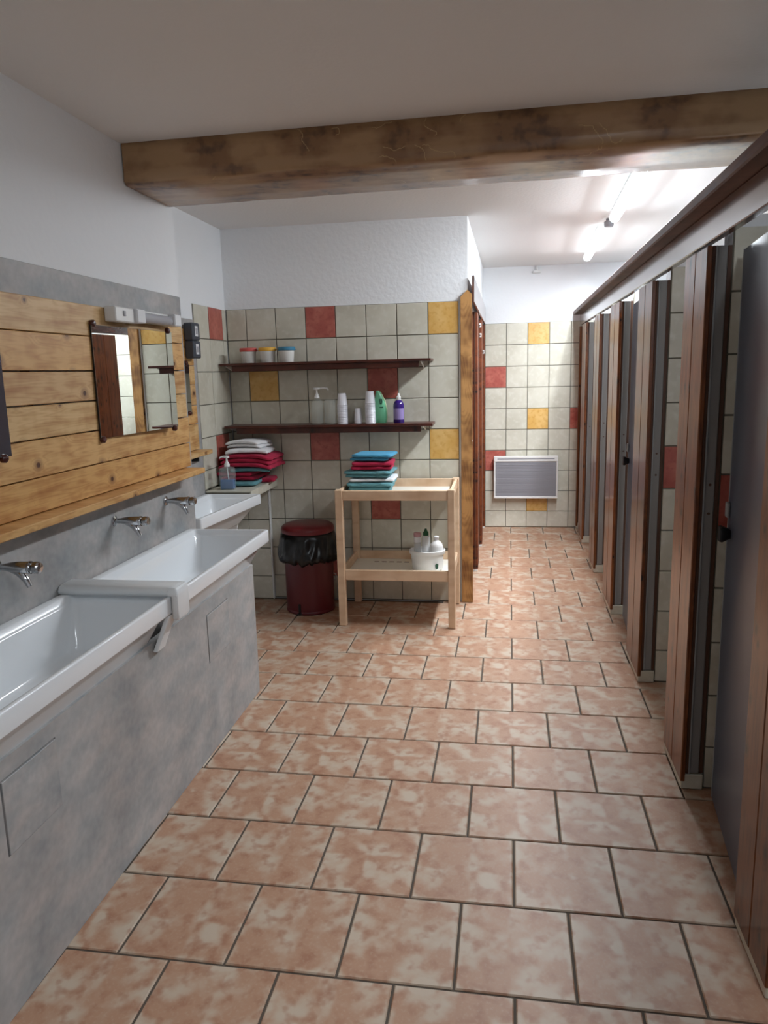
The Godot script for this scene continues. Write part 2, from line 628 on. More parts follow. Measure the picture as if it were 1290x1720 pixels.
func build_shell() -> void:
	var c := structure("ceiling", "pale grey painted ceiling above the wash room", "ceiling")
	slab("plaster_slab", Vector3(-0.4, H, -2.7), Vector3(4.0, H + 0.15, 6.4), mats.ceiling_paint, c, 0.001)

	# near part of the left wall: stands proud of the alcove with the far trough
	var l := structure("wall_left", "white plaster wall above grey polished concrete behind the taps", "wall")
	slab("plaster", Vector3(-0.4, -0.1, 1.355), Vector3(0.132, H + 0.05, 6.4), mats.plaster, l, 0.004)
	slab("splashback", Vector3(0.125, 0.0, 1.352), Vector3(0.135, 1.913, 6.2), mats.concrete, l, 0.002)
	var l2 := structure("wall_alcove", "white side wall of the alcove with cream tiles and a grey splashback", "wall", Vector3(-0.137, 0, 0))
	slab("plaster", Vector3(-0.26, -0.1, -0.2), Vector3(-0.008, H + 0.05, 1.36), mats.plaster, l2, 0.001)
	slab("splashback", Vector3(-0.01, 0.6, 0.545), Vector3(0.0, 1.868, 1.352), mats.concrete, l2, 0.002)
	slab("grout", Vector3(-0.012, 0.5, 0.0), Vector3(-0.004, 1.962, 0.54), mats.grout, l2, 0.0005)
	tile_wall(l2, [0.54, 0.305, 0.07, 0.004], [1.964, 1.764, 1.564, 1.364, 1.164, 0.964, 0.846], {"1,0": "red", "1,4": "red"}, "x")

	# wall with the shelves
	var b := structure("wall_back", "cream tiled wall with red and yellow tiles behind the two dark shelves", "wall")
	slab("plaster", Vector3(-0.4, -0.1, -0.16), Vector3(1.452, H + 0.05, -0.008), mats.plaster, b, 0.001)
	slab("grout", Vector3(-0.137, 0.0, -0.012), Vector3(1.40, 1.964, -0.004), mats.grout, b, 0.0005)
	var rows := [1.9643, 1.7643, 1.5643, 1.3643, 1.1643, 0.9643, 0.7643, 0.5643, 0.3643, 0.1643, 0.004]
	tile_wall(b, [-0.134, 0.0, 0.2, 0.4, 0.6, 0.8, 1.0, 1.2, 1.394], rows, {"3,0": "red", "7,0": "yellow", "1,2": "yellow", "5,2": "red", "3,4": "red", "7,4": "yellow", "5,6": "red", "3,8": "red"}, "z")
	slab("edge_trim", Vector3(1.394, 0.0, -0.012), Vector3(1.406, 1.975, 0.002), mats.white_plastic, b, 0.002)

	var fz := -2.4795
	var f := structure("wall_far", "cream tiled end wall of the passage with the grey heater", "wall", Vector3(0, 0, fz))
	slab("plaster", Vector3(-0.4, -0.1, -0.2), Vector3(4.0, H + 0.05, -0.008), mats.plaster, f, 0.001)
	slab("grout", Vector3(1.40, 0.0, -0.012), Vector3(2.75, 1.961, -0.004), mats.grout, f, 0.0005)
	var far_rows := []
	for r in rows:
		far_rows.append(maxf(r - 0.0029, 0.004))
	tile_wall(f, [1.5106, 1.7106, 1.9106, 2.1106, 2.3106, 2.5106], far_rows, {"2,0": "yellow", "0,2": "red", "2,4": "yellow", "4,4": "red", "0,6": "red", "2,8": "yellow"}, "z")

	var u := structure("wall_passage", "white plaster wall over the left cubicle doors", "wall")
	part("plaster", loft([[Vector3(1.2, 1.95, -0.03), Vector3(1.453, 1.95, -0.03), Vector3(1.453, H + 0.05, -0.03), Vector3(1.2, H + 0.05, -0.03)], [Vector3(1.2, 1.95, -2.49), Vector3(1.492, 1.95, -2.49), Vector3(1.492, H + 0.05, -2.49), Vector3(1.2, H + 0.05, -2.49)]], true, true, -1, true), mats.plaster, u)
	var r := structure("wall_right", "white plaster outer wall behind the row of cubicles", "wall")
	slab("plaster", Vector3(3.9, -0.1, -2.6), Vector3(4.05, H + 0.05, 6.4), mats.plaster, r, 0.001)
	var n := structure("wall_front", "white plaster wall closing the room opposite the passage", "wall")
	slab("plaster", Vector3(-0.4, -0.1, 6.2), Vector3(4.05, H + 0.05, 6.4), mats.plaster, n, 0.001)

# rough ceiling beam
func build_beam() -> void:
	var nz := FastNoiseLite.new()
	nz.seed = 4
	nz.frequency = 2.2
	nz.fractal_octaves = 4
	var rings := []
	var n := 64
	for i in n + 1:
		var t := float(i) / n
		var x := lerpf(0.137, 3.9, t)
		var zf := 1.828 + (x - 0.135) * 0.026
		var zb := 1.385 + (x - 0.135) * 0.03
		var y0 := 2.312 + (x - 0.135) * 0.003
		var b := 0.014
		var ring := []
		for p in [[zf, H + 0.01], [zf, 2.43], [zf, 2.37], [zf, y0 + b], [zf - b, y0], [zf - 0.14, y0], [zb + 0.14, y0], [zb + b, y0], [zb, y0 + b], [zb, 2.39], [zb, H + 0.01]]:
			var q := Vector3(x, p[1], p[0])
			var k := nz.get_noise_3dv(q * 2.0) * 0.008
			var k2 := nz.get_noise_3dv(q * 2.0 + Vector3(3, 8, 1)) * 0.004
			if p[1] < H:
				q += Vector3(0, k2, k)
			ring.append(q)
		rings.append(ring)
	solo("ceiling_beam", loft(rings, true, true, 0, false), mats.beam_wood, "rough brown wooden beam crossing under the white ceiling", "beam")

func ceiling_lamp(at: Vector3, label: String, power: float) -> void:
	var t := thing("tube_lamp", label, "lamp", at, -0.035, "tube lamps on the ceiling")
	var l := 1.24
	slab("base_channel", Vector3(-0.02, -0.012, -l / 2 + 0.03), Vector3(0.02, 0.0, l / 2 - 0.03), mats.white_metal, t)
	var st := begin()
	add_lathe(st, [Vector2(0.001, -l / 2), Vector2(0.022, -l / 2 + 0.004), Vector2(0.031, -l / 2 + 0.018), Vector2(0.031, l / 2 - 0.018), Vector2(0.022, l / 2 - 0.004), Vector2(0.001, l / 2)], 20, 1.0, 1.0, Transform3D(Basis(Vector3.RIGHT, PI / 2), Vector3(0, -0.045, 0)))
	part("tube", done(st), mats.lit_tube, t)
	# a tube shines all round: one light under it and one along each side
	for side in [-1, 0, 1]:
		var a := AreaLight3D.new()
		a.name = "tube_light"
		a.area_size = Vector2(0.06, 1.2)
		a.light_color = Color(0.94, 0.97, 1.0)
		a.light_energy = power * (0.3 if side == 0 else 1.0)
		a.area_range = 14.0
		a.area_attenuation = 2.0
		a.shadow_enabled = true
		a.position = Vector3(side * 0.034, -0.05 if side != 0 else -0.08, 0)
		a.basis = Basis(Vector3.BACK, side * 0.30) * Basis(Vector3.RIGHT, -PI / 2)
		t.add_child(a, true)

func build_lamps() -> void:
	ceiling_lamp(Vector3(2.318, H, 0.52), "lit white tube lamp on the ceiling just past the wooden beam", 4.0)
	ceiling_lamp(Vector3(2.340, H, -1.16), "lit white tube lamp on the ceiling closest to the tiled end wall", 3.4)
	ceiling_lamp(Vector3(2.33, H, 4.4), "lit white tube lamp on the ceiling before the wooden beam", 1.5)
	var t := thing("lamp_socket", "small grey round socket between the two ceiling tube lamps", "socket", Vector3(2.335, H, -0.30))
	part("rose", lathe([Vector2(0.001, -0.012), Vector2(0.04, -0.012), Vector2(0.045, 0.0)], 20), mats.white_metal, t)
	part("holder", lathe([Vector2(0.001, -0.065), Vector2(0.026, -0.062), Vector2(0.03, -0.05), Vector2(0.03, -0.03), Vector2(0.018, -0.024), Vector2(0.018, -0.012)], 20), mats.heater_grey, t)
	var h := thing("ceiling_hook", "small white bracket where the end wall meets the ceiling", "bracket", Vector3(1.986, 2.42, -2.4795))
	slab("stem", Vector3(-0.008, 0.0, 0.0), Vector3(0.008, 0.045, 0.03), mats.white_plastic, h)
	slab("bar", Vector3(-0.035, -0.018, 0.0), Vector3(0.035, 0.004, 0.04), mats.white_plastic, h)

# wash trough: rim, lip, tapering tub; x0/x1 are depths at the far and near end
func trough_mesh(xb: float, xf_far: float, xf_near: float, z0: float, z1: float, y: float, bottom: float) -> ArrayMesh:
	var ring := func(inb: float, inf: float, inz: float, yy: float, r: float) -> Array:
		var out := rrect(xb + inb, xb + 1.0, z0 + inz, z1 - inz, yy, r)
		# bring the front edge to its depth, which may differ from end to end
		var res := []
		for p in out:
			var t: float = clampf((p.z - z0) / (z1 - z0), 0.0, 1.0)
			var front: float = lerpf(xf_far, xf_near, t) - inf
			var k: float = (p.x - xb - inb) / (1.0 - inb)
			res.append(Vector3(lerpf(xb + inb, front, smooth_front(k, r, 1.0 - inb, front - xb - inb)), p.y, p.z))
		return res
	var lip := y - 0.06
	var rings := [
		ring.call(0.055, 0.104, 0.075, bottom, 0.03),
		ring.call(0.03, 0.026, 0.034, lip - 0.006, 0.03),
		ring.call(0.022, 0.022, 0.026, lip, 0.025),
		ring.call(0.018, 0.018, 0.022, lip, 0.02),
		ring.call(0.004, 0.004, 0.004, lip, 0.010),
		ring.call(0.001, 0.001, 0.001, lip + 0.001, 0.010),
		ring.call(0.0, 0.0, 0.0, lip + 0.005, 0.010),
		ring.call(0.0, 0.0, 0.0, y - 0.007, 0.010),
		ring.call(0.0006, 0.0006, 0.0006, y - 0.003, 0.010),
		ring.call(0.003, 0.003, 0.003, y - 0.0006, 0.010),
		ring.call(0.007, 0.007, 0.007, y, 0.010),
		ring.call(0.034, 0.014, 0.014, y, 0.016),
		ring.call(0.038, 0.017, 0.017, y - 0.003, 0.018),
		ring.call(0.042, 0.026, 0.022, y - 0.020, 0.022),
		ring.call(0.046, 0.030, 0.026, y - 0.024, 0.026),
		ring.call(0.050, 0.034, 0.030, y - 0.030, 0.03),
		ring.call(0.064, 0.104, 0.078, bottom + 0.040, 0.035),
		ring.call(0.070, 0.112, 0.084, bottom + 0.024, 0.035),
		ring.call(0.085, 0.125, 0.10, bottom + 0.014, 0.03),
		ring.call(0.11, 0.15, 0.13, bottom + 0.010, 0.03),
	]
	return loft(rings, true, true, 0, false)

# keeps the corner arcs their own size while the depth is squeezed
func smooth_front(k: float, r: float, was: float, now: float) -> float:
	var x := k * was
	if x <= r:
		return x / now
	if x >= was - r:
		return (now - (was - x)) / now
	return lerpf(r, now - r, (x - r) / (was - 2.0 * r)) / now

func tap(z: float, label: String) -> void:
	var t := thing("tap", label, "tap", Vector3(0.135, 0.978, z), 0.0, "push taps over the long troughs")
	t.scale = Vector3(0.74, 0.8, 0.8)
	var lay := Transform3D(Basis(Vector3.FORWARD, PI / 2), Vector3.ZERO)   # y axis of the lathe points along +x
	var st := begin()
	add_lathe(st, [Vector2(0.001, 0.0), Vector2(0.026, 0.0), Vector2(0.026, 0.006), Vector2(0.014, 0.01)], 20, 1, 1, lay)
	part("flange", done(st), mats.chrome, t)
	st = begin()
	add_lathe(st, [Vector2(0.013, 0.008), Vector2(0.014, 0.04), Vector2(0.019, 0.062), Vector2(0.022, 0.09), Vector2(0.023, 0.15), Vector2(0.019, 0.156), Vector2(0.001, 0.157)], 20, 1, 1, lay)
	part("body", done(st), mats.chrome, t)
	part("spout", tube([Vector3(0.07, -0.008, 0), Vector3(0.095, -0.016, 0), Vector3(0.115, -0.032, 0), Vector3(0.13, -0.052, 0), Vector3(0.142, -0.075, 0)], [0.014, 0.016, 0.016, 0.013, 0.0115], 14), mats.chrome, t)
	st = begin()
	add_lathe(st, [Vector2(0.014, 0.156), Vector2(0.014, 0.168), Vector2(0.023, 0.17), Vector2(0.024, 0.19), Vector2(0.019, 0.197), Vector2(0.001, 0.198)], 20, 1, 1, lay)
	part("push_button", done(st), mats.chrome, t)
	st = begin()
	add_lathe(st, [Vector2(0.0245, 0.148), Vector2(0.0255, 0.15), Vector2(0.0255, 0.155), Vector2(0.0245, 0.157)], 20, 1, 1, lay)
	part("ring", done(st), mats.chrome, t)

# upright wall facing +x with rectangular openings [z0, z1, y0, y1]
func holed_wall(xa: float, xb: float, y0: float, y1: float, z0: float, z1: float, holes: Array) -> ArrayMesh:
	var st := begin()
	var ys := [y0, y1]
	var zs := [z0, z1]
	for h in holes:
		zs.append_array([h[0], h[1]])
		ys.append_array([h[2], h[3]])
	ys.sort()
	zs.sort()
	for i in ys.size() - 1:
		for j in zs.size() - 1:
			var open := false
			for h in holes:
				if zs[j] >= h[0] - 0.0001 and zs[j + 1] <= h[1] + 0.0001 and ys[i] >= h[2] - 0.0001 and ys[i + 1] <= h[3] + 0.0001:
					open = true
			if not open:
				for x in [xa, xb]:
					face(st, [Vector3(x, ys[i], zs[j]), Vector3(x, ys[i + 1], zs[j]), Vector3(x, ys[i + 1], zs[j + 1]), Vector3(x, ys[i], zs[j + 1])], Vector3(x - (xa + xb) / 2.0, 0, 0))
	var edges := [[z0, z1, y0, y1, 1.0]]
	for h in holes:
		edges.append([h[0], h[1], h[2], h[3], -1.0])
	for e in edges:
		for z in [e[0], e[1]]:
			face(st, [Vector3(xa, e[2], z), Vector3(xb, e[2], z), Vector3(xb, e[3], z), Vector3(xa, e[3], z)], Vector3(0, 0, (z - (e[0] + e[1]) / 2.0) * e[4]))
		for y in [e[2], e[3]]:
			face(st, [Vector3(xa, y, e[0]), Vector3(xb, y, e[0]), Vector3(xb, y, e[1]), Vector3(xa, y, e[1])], Vector3(0, (y - (e[2] + e[3]) / 2.0) * e[4], 0))
	return done(st)

func build_washstand() -> void:
	var c := thing("trough_plinth", "grey polished concrete plinth under the two long wash troughs", "plinth")
	slab("body", Vector3(0.137, 0.001, 1.537), Vector3(0.44, 0.575, 5.2), mats.concrete, c, 0.0005)
	slab("end_wall", Vector3(0.137, 0.001, 1.5345), Vector3(0.4625, 0.60, 1.5368), mats.concrete, c, 0.0003)
	var holes := [[3.185, 3.415, 0.400, 0.598], [1.885, 2.13, 0.38, 0.585]]
	part("front_wall", holed_wall(0.463, 0.4837, 0.001, 0.645, 1.5345, 5.2, holes), mats.concrete, c)
	for p in holes:
		slab("access_panel", Vector3(0.465, p[2] + 0.0015, p[0] + 0.0015), Vector3(0.4855, p[3] - 0.005, p[1] - 0.006), mats.concrete_panel, c, 0.001)
	solo("wash_trough", trough_mesh(0.137, 0.548, 0.548, 1.455, 2.515, 0.80, 0.59), mats.ceramic, "white ceramic wash trough ending beside the red bin", "trough")
	solo("wash_trough", trough_mesh(0.137, 0.548, 0.548, 2.535, 3.75, 0.80, 0.59), mats.ceramic, "white ceramic wash trough over the cracked access panel", "trough")
	solo("wash_trough", trough_mesh(-0.136, 0.222, 0.158, 0.560, 1.345, 0.828, 0.665), mats.ceramic, "small white ceramic wash trough in the alcove beside the tiled ledge", "trough")
	var s := thing("joint_cover", "grey white plastic cover strip bridging the two long troughs", "cover strip")
	var prof := []
	for p in [[2.475, 0.802], [2.475, 0.816], [2.481, 0.828], [2.492, 0.834], [2.558, 0.834], [2.569, 0.828], [2.575, 0.816], [2.575, 0.802]]:
		prof.append(p)
	var rings := []
	for x in [0.137, 0.142, 0.55, 0.566, 0.572]:
		var ring := []
		for p in prof:
			var low: float = 0.0 if x > 0.141 and x < 0.56 else (0.004 if x < 0.57 else 0.01)
			ring.append(Vector3(x, p[1] - (low if p[1] > 0.805 else 0.0), p[0]))
		rings.append(ring)
	part("bridge", loft(rings, true, true, 0, true), mats.cover_plastic, s)
	part("front_flap", loft([rrect(0.5505, 0.570, 2.484, 2.566, 0.716, 0.008), rrect(0.5495, 0.574, 2.475, 2.575, 0.726, 0.008), rrect(0.5495, 0.574, 2.475, 2.575, 0.801, 0.008), rrect(0.535, 0.574, 2.4745, 2.5755, 0.803, 0.008), rrect(0.535, 0.574, 2.4745, 2.5755, 0.818, 0.008), rrect(0.54, 0.568, 2.482, 2.568, 0.8305, 0.008)]), mats.cover_plastic, s)
	part("lower_strip", loft([rrect(0.487, 0.505, 2.545, 2.610, 0.615, 0.005), rrect(0.528, 0.545, 2.52, 2.58, 0.735, 0.005)]), mats.cover_plastic, s)
	tap(1.68, "chrome push tap on the grey wall, closest to the alcove")
	tap(2.15, "chrome push tap on the grey wall, in the middle of three")
	tap(2.87, "chrome push tap on the grey wall, furthest from the alcove")
	# ledge at the end of the alcove
	var g := thing("tiled_ledge", "narrow cream tiled ledge in the alcove carrying folded towels", "ledge")
	slab("core", Vector3(-0.135, 0.797, 0.002), Vector3(0.148, 0.834, 0.548), mats.grout, g, 0.001)
	for z in [[0.003, 0.2], [0.2, 0.4], [0.4, 0.55]]:
		slab("top_tile", Vector3(-0.134, 0.833, z[0] + 0.001), Vector3(0.158, 0.842, z[1] - 0.001), any_of(tiles_cream), g, 0.0015)
		slab("edge_tile", Vector3(0.148, 0.794, z[0] + 0.001), Vector3(0.157, 0.8325, z[1] - 0.001), any_of(tiles_cream), g, 0.0015)
	slab("pier", Vector3(-0.135, 0.001, 0.003), Vector3(0.098, 0.796, 0.026), mats.grout, g, 0.001)
	var ys := [0.795, 0.764, 0.564, 0.364, 0.164, 0.003]
	for k in 5:
		for x in [[-0.134, -0.05], [-0.05, 0.097]]:
			slab("tile", Vector3(x[0] + 0.002, ys[k + 1] + 0.003, 0.024), Vector3(x[1] - 0.002, ys[k] - 0.003, 0.034), any_of(tiles_cream), g, 0.0015)
	slab("corner_trim", Vector3(0.096, 0.001, 0.004), Vector3(0.107, 0.796, 0.036), mats.white_plastic, g, 0.003)
	var br := thing("trough_bracket", "small white bracket under the alcove trough", "bracket", Vector3(0.08, 0.0, 0.66))
	part("plate", prism([Vector2(-0.2, 0.658), Vector2(0.02, 0.658), Vector2(0.008, 0.6), Vector2(-0.2, 0.56)], -0.008, 0.008), mats.white_metal, br)

func mirror(at: Vector3, w: float, h: float, label: String, turn := 0.0) -> void:
	var t := thing("mirror", label, "mirror", at, turn)
	slab("glass", Vector3(0.0066, 0.001, 0.001), Vector3(0.0074, h - 0.001, w - 0.001), mats.mirror_glass, t, 0.0001)
	slab("backing", Vector3(0.0, 0.0, 0.0), Vector3(0.0065, h, w), mats.black_plastic, t, 0.0005)
	if turn != 0.0:
		for y in [0.04, h - 0.04]:
			slab("spacer", Vector3(-0.026, y - 0.01, 0.02), Vector3(-0.0005, y + 0.01, 0.04), mats.dark_clip, t, 0.002)
	for z in [0.035, w - 0.012]:
		for y in [0.0, h]:
			part("clip", lathe([Vector2(0.001, 0.0), Vector2(0.013, 0.0), Vector2(0.013, 0.012), Vector2(0.008, 0.017), Vector2(0.001, 0.018)], 12), mats.dark_clip, t, Vector3(0.0, y - 0.004 if y < 0.01 else y + 0.004, z), Vector3(0, 0, -PI / 2))

func build_wood_wall() -> void:
	var t := thing("wood_panel", "pine board panel on the grey wall behind the mirrors", "panel")
	var ys := [1.806, 1.692, 1.567, 1.456, 1.3465, 1.221, 1.106]
	for k in 6:
		var gap: float = [0.003, 0.003, 0.006, 0.003, 0.005, 0.003][k]
		var o := slab("plank", Vector3(0.1375, ys[k + 1] + gap / 2, 1.418 + [0.0, 0.004, -0.002, 0.003, -0.004, 0.002][k]), Vector3(0.160 + [0.0, 0.001, -0.001, 0.0, 0.001, 0.0][k], ys[k] - gap / 2, 4.4), pine_planks[k], t, 0.002)
		if k == 0:
			o.set_meta("label", "topmost board with a dark knot")
	for z in [1.6, 2.6, 3.6]:
		slab("batten", Vector3(0.1355, 1.11, z), Vector3(0.1375, 1.8, z + 0.05), mats.post_edge, t, 0.0005)
	var s := thing("pine_shelf", "long narrow pine shelf under the board panel above the taps", "shelf")
	slab("board", Vector3(0.1375, 1.079, 1.455), Vector3(0.246, 1.104, 4.4), pine_planks[1], s, 0.003)
	for z in [1.52, 2.7, 3.8]:
		slab("bracket", Vector3(0.1375, 1.066, z), Vector3(0.2, 1.0785, z + 0.02), mats.steel, s, 0.001)
	mirror(Vector3(0.196, 1.314, 1.63), 0.62, 0.42, "mirror on the pine boards under the white strip lamp", -0.054)
	mirror(Vector3(0.196, 1.314, 2.83), 0.62, 0.42, "mirror on the pine boards without a lamp, above the furthest tap", -0.054)
	# strip lamp over the mirror
	var l := thing("mirror_lamp", "white strip lamp, switched off, above the mirror on the pine boards", "lamp", Vector3(0.1625, 1.782, 0.0))
	slab("housing", Vector3(0.0, -0.03, 1.985), Vector3(0.048, 0.026, 2.135), mats.white_plastic, l, 0.004)
	slab("end_cap", Vector3(0.0, -0.028, 1.912), Vector3(0.062, 0.026, 1.984), mats.label_white, l, 0.004)
	slab("end_cap", Vector3(0.0, -0.022, 1.56), Vector3(0.062, 0.030, 1.628), mats.label_white, l, 0.004)
	slab("back_plate", Vector3(0.0, -0.02, 1.628), Vector3(0.03, 0.028, 1.912), mats.white_plastic, l, 0.002)
	var st := begin()
	add_lathe(st, [Vector2(0.001, 1.632), Vector2(0.016, 1.634), Vector2(0.021, 1.642), Vector2(0.021, 1.909), Vector2(0.001, 1.911)], 18, 1, 1, Transform3D(Basis(Vector3.RIGHT, PI / 2), Vector3(0.037, -0.001, 0)))
	part("diffuser", done(st), mats.diffuser_grey, l)
	slab("switch", Vector3(0.047, -0.008, 2.06), Vector3(0.053, 0.012, 2.075), mats.diffuser_grey, l, 0.001)
	# alcove panel
	var a := thing("wood_panel", "small pine board panel in the alcove above the far trough", "panel")
	var ya := [1.806, 1.702, 1.600, 1.490, 1.372, 1.264, 1.112]
	for k in 6:
		slab("plank", Vector3(-0.1365, ya[k + 1] + 0.0015, 0.64), Vector3(-0.114, ya[k] - 0.0015, 1.34), pine_planks[5 - k], a, 0.002)
	var s2 := thing("pine_shelf", "short pine shelf under the small board panel in the alcove", "shelf")
	slab("board", Vector3(-0.1365, 1.084, 0.625), Vector3(-0.04, 1.109, 1.345), pine_planks[3], s2, 0.003)
	slab("bracket", Vector3(-0.1365, 1.05, 0.74), Vector3(-0.08, 1.0835, 0.755), mats.black_plastic, s2, 0.001)
	mirror(Vector3(-0.1135, 1.335, 0.735), 0.52, 0.275, "small mirror on the pine boards in the alcove")
	var b := thing("socket_box", "dark grey double socket box with white labels in the alcove", "socket", Vector3(-0.112, 1.64, 0.66))
	for k in 2:
		slab("module", Vector3(0.0, k * 0.1, 0.0), Vector3(0.055, k * 0.1 + 0.098, 0.10), mats.socket_grey, b, 0.006)
		slab("flap_label", Vector3(0.0545, k * 0.1 + 0.022, 0.03), Vector3(0.056, k * 0.1 + 0.08, 0.07), mats.label_white, b, 0.0005)
		slab("flap", Vector3(0.0555, k * 0.1 + 0.034, 0.038), Vector3(0.0575, k * 0.1 + 0.066, 0.062), mats.diffuser_grey, b, 0.0008)

func build_shelves() -> void:
	for k in 2:
		var y: float = [1.614, 1.214][k]
		var dx: float = [0.0, 0.006][k]
		var t := thing("wall_shelf", ["dark brown wall shelf carrying three lidded pots", "dark brown wall shelf carrying bottles and cups"][k], "shelf", Vector3(dx, y, 0), 0.0)
		slab("board", Vector3(-0.128, -0.016, 0.002), Vector3(1.232, 0.0, 0.2), mats.shelf_wood, t, 0.002)
		slab("fascia", Vector3(-0.05, -0.052, 0.168), Vector3(1.158, -0.0165, 0.186), mats.shelf_wood, t, 0.002)
		for x in [-0.09, 1.172]:
			part("bracket", prism([Vector2(-0.195, -0.017), Vector2(-0.004, -0.017), Vector2(-0.004, -0.055), Vector2(-0.02, -0.055)], -0.003, 0.003), mats.white_metal, t, Vector3(x, 0, 0), Vector3(0, PI / 2, 0))
	var lids := [["lid_red", "red"], ["lid_yellow", "yellow"], ["lid_blue", "blue"]]
	for k in 3:
		var p := thing("pot", "white tub with a %s lid on the upper dark shelf" % lids[k][1], "tub", Vector3([0.041, 0.168, 0.297][k], 1.6145, 0.11), 0.3 * k, "lidded tubs on the upper shelf")
		part("body", lathe([Vector2(0.001, 0.0), Vector2(0.041, 0.0), Vector2(0.043, 0.004), Vector2(0.05, 0.074)], 28), mats.pot_white, p)
		part("lid", lathe([Vector2(0.05, 0.073), Vector2(0.055, 0.074), Vector2(0.056, 0.078), Vector2(0.056, 0.092), Vector2(0.053, 0.096), Vector2(0.05, 0.094), Vector2(0.001, 0.094)], 28), mats[lids[k][0]], p)
		slab("tab", Vector3(0.05, 0.078, -0.012), Vector3(0.064, 0.083, 0.012), mats[lids[k][0]], p, 0.002)
	# lower shelf, top at 1.2145
	var y2 := 1.2145
	var b := thing("pump_bottle", "clear plastic bottle with a white pump on the lower dark shelf", "bottle", Vector3(0.482, y2, 0.10))
	part("body", lathe([Vector2(0.001, 0.0), Vector2(0.034, 0.0), Vector2(0.038, 0.005), Vector2(0.038, 0.13), Vector2(0.034, 0.148), Vector2(0.016, 0.162), Vector2(0.014, 0.168)], 24), mats.clear_plastic, b)
	part("collar", lathe([Vector2(0.016, 0.166), Vector2(0.018, 0.168), Vector2(0.014, 0.182), Vector2(0.006, 0.2), Vector2(0.006, 0.222)], 18), mats.white_plastic, b)
	part("pump_head", lathe([Vector2(0.001, 0.22), Vector2(0.022, 0.222), Vector2(0.022, 0.232), Vector2(0.001, 0.235)], 18), mats.white_plastic, b)
	part("nozzle", tube([Vector3(0.0, 0.228, 0), Vector3(0.05, 0.23, 0), Vector3(0.07, 0.226, 0), Vector3(0.077, 0.216, 0)], [0.006, 0.0055, 0.005, 0.004], 10), mats.white_plastic, b)
	var j := thing("clear_jar", "empty see-through plastic jar between pump bottle and cups", "jar", Vector3(0.568, y2, 0.10))
	part("body", lathe([Vector2(0.001, 0.0), Vector2(0.036, 0.0), Vector2(0.039, 0.006), Vector2(0.039, 0.135), Vector2(0.034, 0.148), Vector2(0.034, 0.156)], 24), mats.clear_plastic, j)
	# nested cups, upside down
	var cup := lathe([Vector2(0.0335, 0.0), Vector2(0.0345, 0.002), Vector2(0.0335, 0.004), Vector2(0.0325, 0.006), Vector2(0.0255, 0.075), Vector2(0.024, 0.0765), Vector2(0.001, 0.0765), Vector2(0.001, 0.0755), Vector2(0.0235, 0.0755), Vector2(0.0247, 0.0745), Vector2(0.0317, 0.005), Vector2(0.0335, 0.0)], 20)
	for s in [[0.648, 13, "tall stack of cups beside the empty jar", 0.10, 1.0], [0.750, 3, "short stack of cups between the two tall ones", 0.10, 0.75], [0.832, 14, "tall stack of cups against the green bottle", 0.11, 1.0]]:
		for k in s[1]:
			solo("cup", cup, mats.cup_plastic, "white plastic cup turned over in the " + s[2], "cup", Vector3(s[0], y2 + k * 0.0098, s[3]), Vector3(0, k * 0.4, 0), "nested plastic cups on the lower shelf").scale = Vector3(s[4], 1.0, s[4])
	var g := thing("shampoo_bottle", "flat green plastic bottle on the lower dark shelf", "bottle", Vector3(0.893, y2, 0.09))
	var rings := []
	for p in [[0.0, 0.036, 0.02, 0.0], [0.004, 0.04, 0.022, 0.0], [0.04, 0.043, 0.024, 0.001], [0.09, 0.041, 0.024, 0.0], [0.14, 0.033, 0.021, -0.003], [0.175, 0.022, 0.017, -0.008], [0.198, 0.013, 0.012, -0.012], [0.206, 0.009, 0.009, -0.013]]:
		var ring := []
		for k in 24:
			var a := TAU * k / 24
			ring.append(Vector3(p[3] + cos(a) * p[1], p[0], sin(a) * p[2]))
		rings.append(ring)
	part("body", loft(rings), mats.green_bottle, g)
	part("side_seam", tube([Vector3(0.041, 0.006, 0), Vector3(0.044, 0.04, 0), Vector3(0.042, 0.09, 0), Vector3(0.031, 0.14, 0), Vector3(0.015, 0.175, 0), Vector3(0.003, 0.199, 0)], [0.004, 0.005, 0.005, 0.005, 0.004, 0.003], 8), mats.green_bottle_edge, g)
	slab("emblem", Vector3(0.0, 0.128, 0.018), Vector3(0.007, 0.154, 0.0225), mats.green_ink, g, 0.002)
	slab("emblem", Vector3(0.011, 0.128, 0.017), Vector3(0.018, 0.154, 0.0215), mats.green_ink, g, 0.002)
	slab("emblem", Vector3(0.002, 0.119, 0.019), Vector3(0.016, 0.129, 0.0235), mats.green_ink, g, 0.002)
	slab("print_line", Vector3(0.0, 0.098, 0.021), Vector3(0.024, 0.104, 0.0245), mats.green_ink, g, 0.001)
	var v := thing("spray_bottle", "purple bottle with white cap and pale label on the lower shelf", "bottle", Vector3(1.015, y2, 0.10))
	part("body", lathe([Vector2(0.001, 0.0), Vector2(0.032, 0.0), Vector2(0.035, 0.004), Vector2(0.035, 0.105), Vector2(0.033, 0.12), Vector2(0.024, 0.138), Vector2(0.013, 0.145)], 24), mats.purple_bottle, v)
	var lab := []
	for yy in [0.022, 0.092]:
		var ring := []
		for k in 15:
			var a := lerpf(0.06, 0.44, k / 14.0) * TAU
			ring.append(Vector3(cos(a) * 0.0357, yy, sin(a) * 0.0357))
		for k in 15:
			var a := lerpf(0.44, 0.06, k / 14.0) * TAU
			ring.append(Vector3(cos(a) * 0.0352, yy, sin(a) * 0.0352))
		lab.append(ring)
	part("paper_label", loft(lab), mats.purple_label, v)
	part("cap", lathe([Vector2(0.014, 0.143), Vector2(0.015, 0.145), Vector2(0.014, 0.166), Vector2(0.008, 0.172), Vector2(0.008, 0.182), Vector2(0.005, 0.186), Vector2(0.001, 0.187)], 18), mats.white_plastic, v)

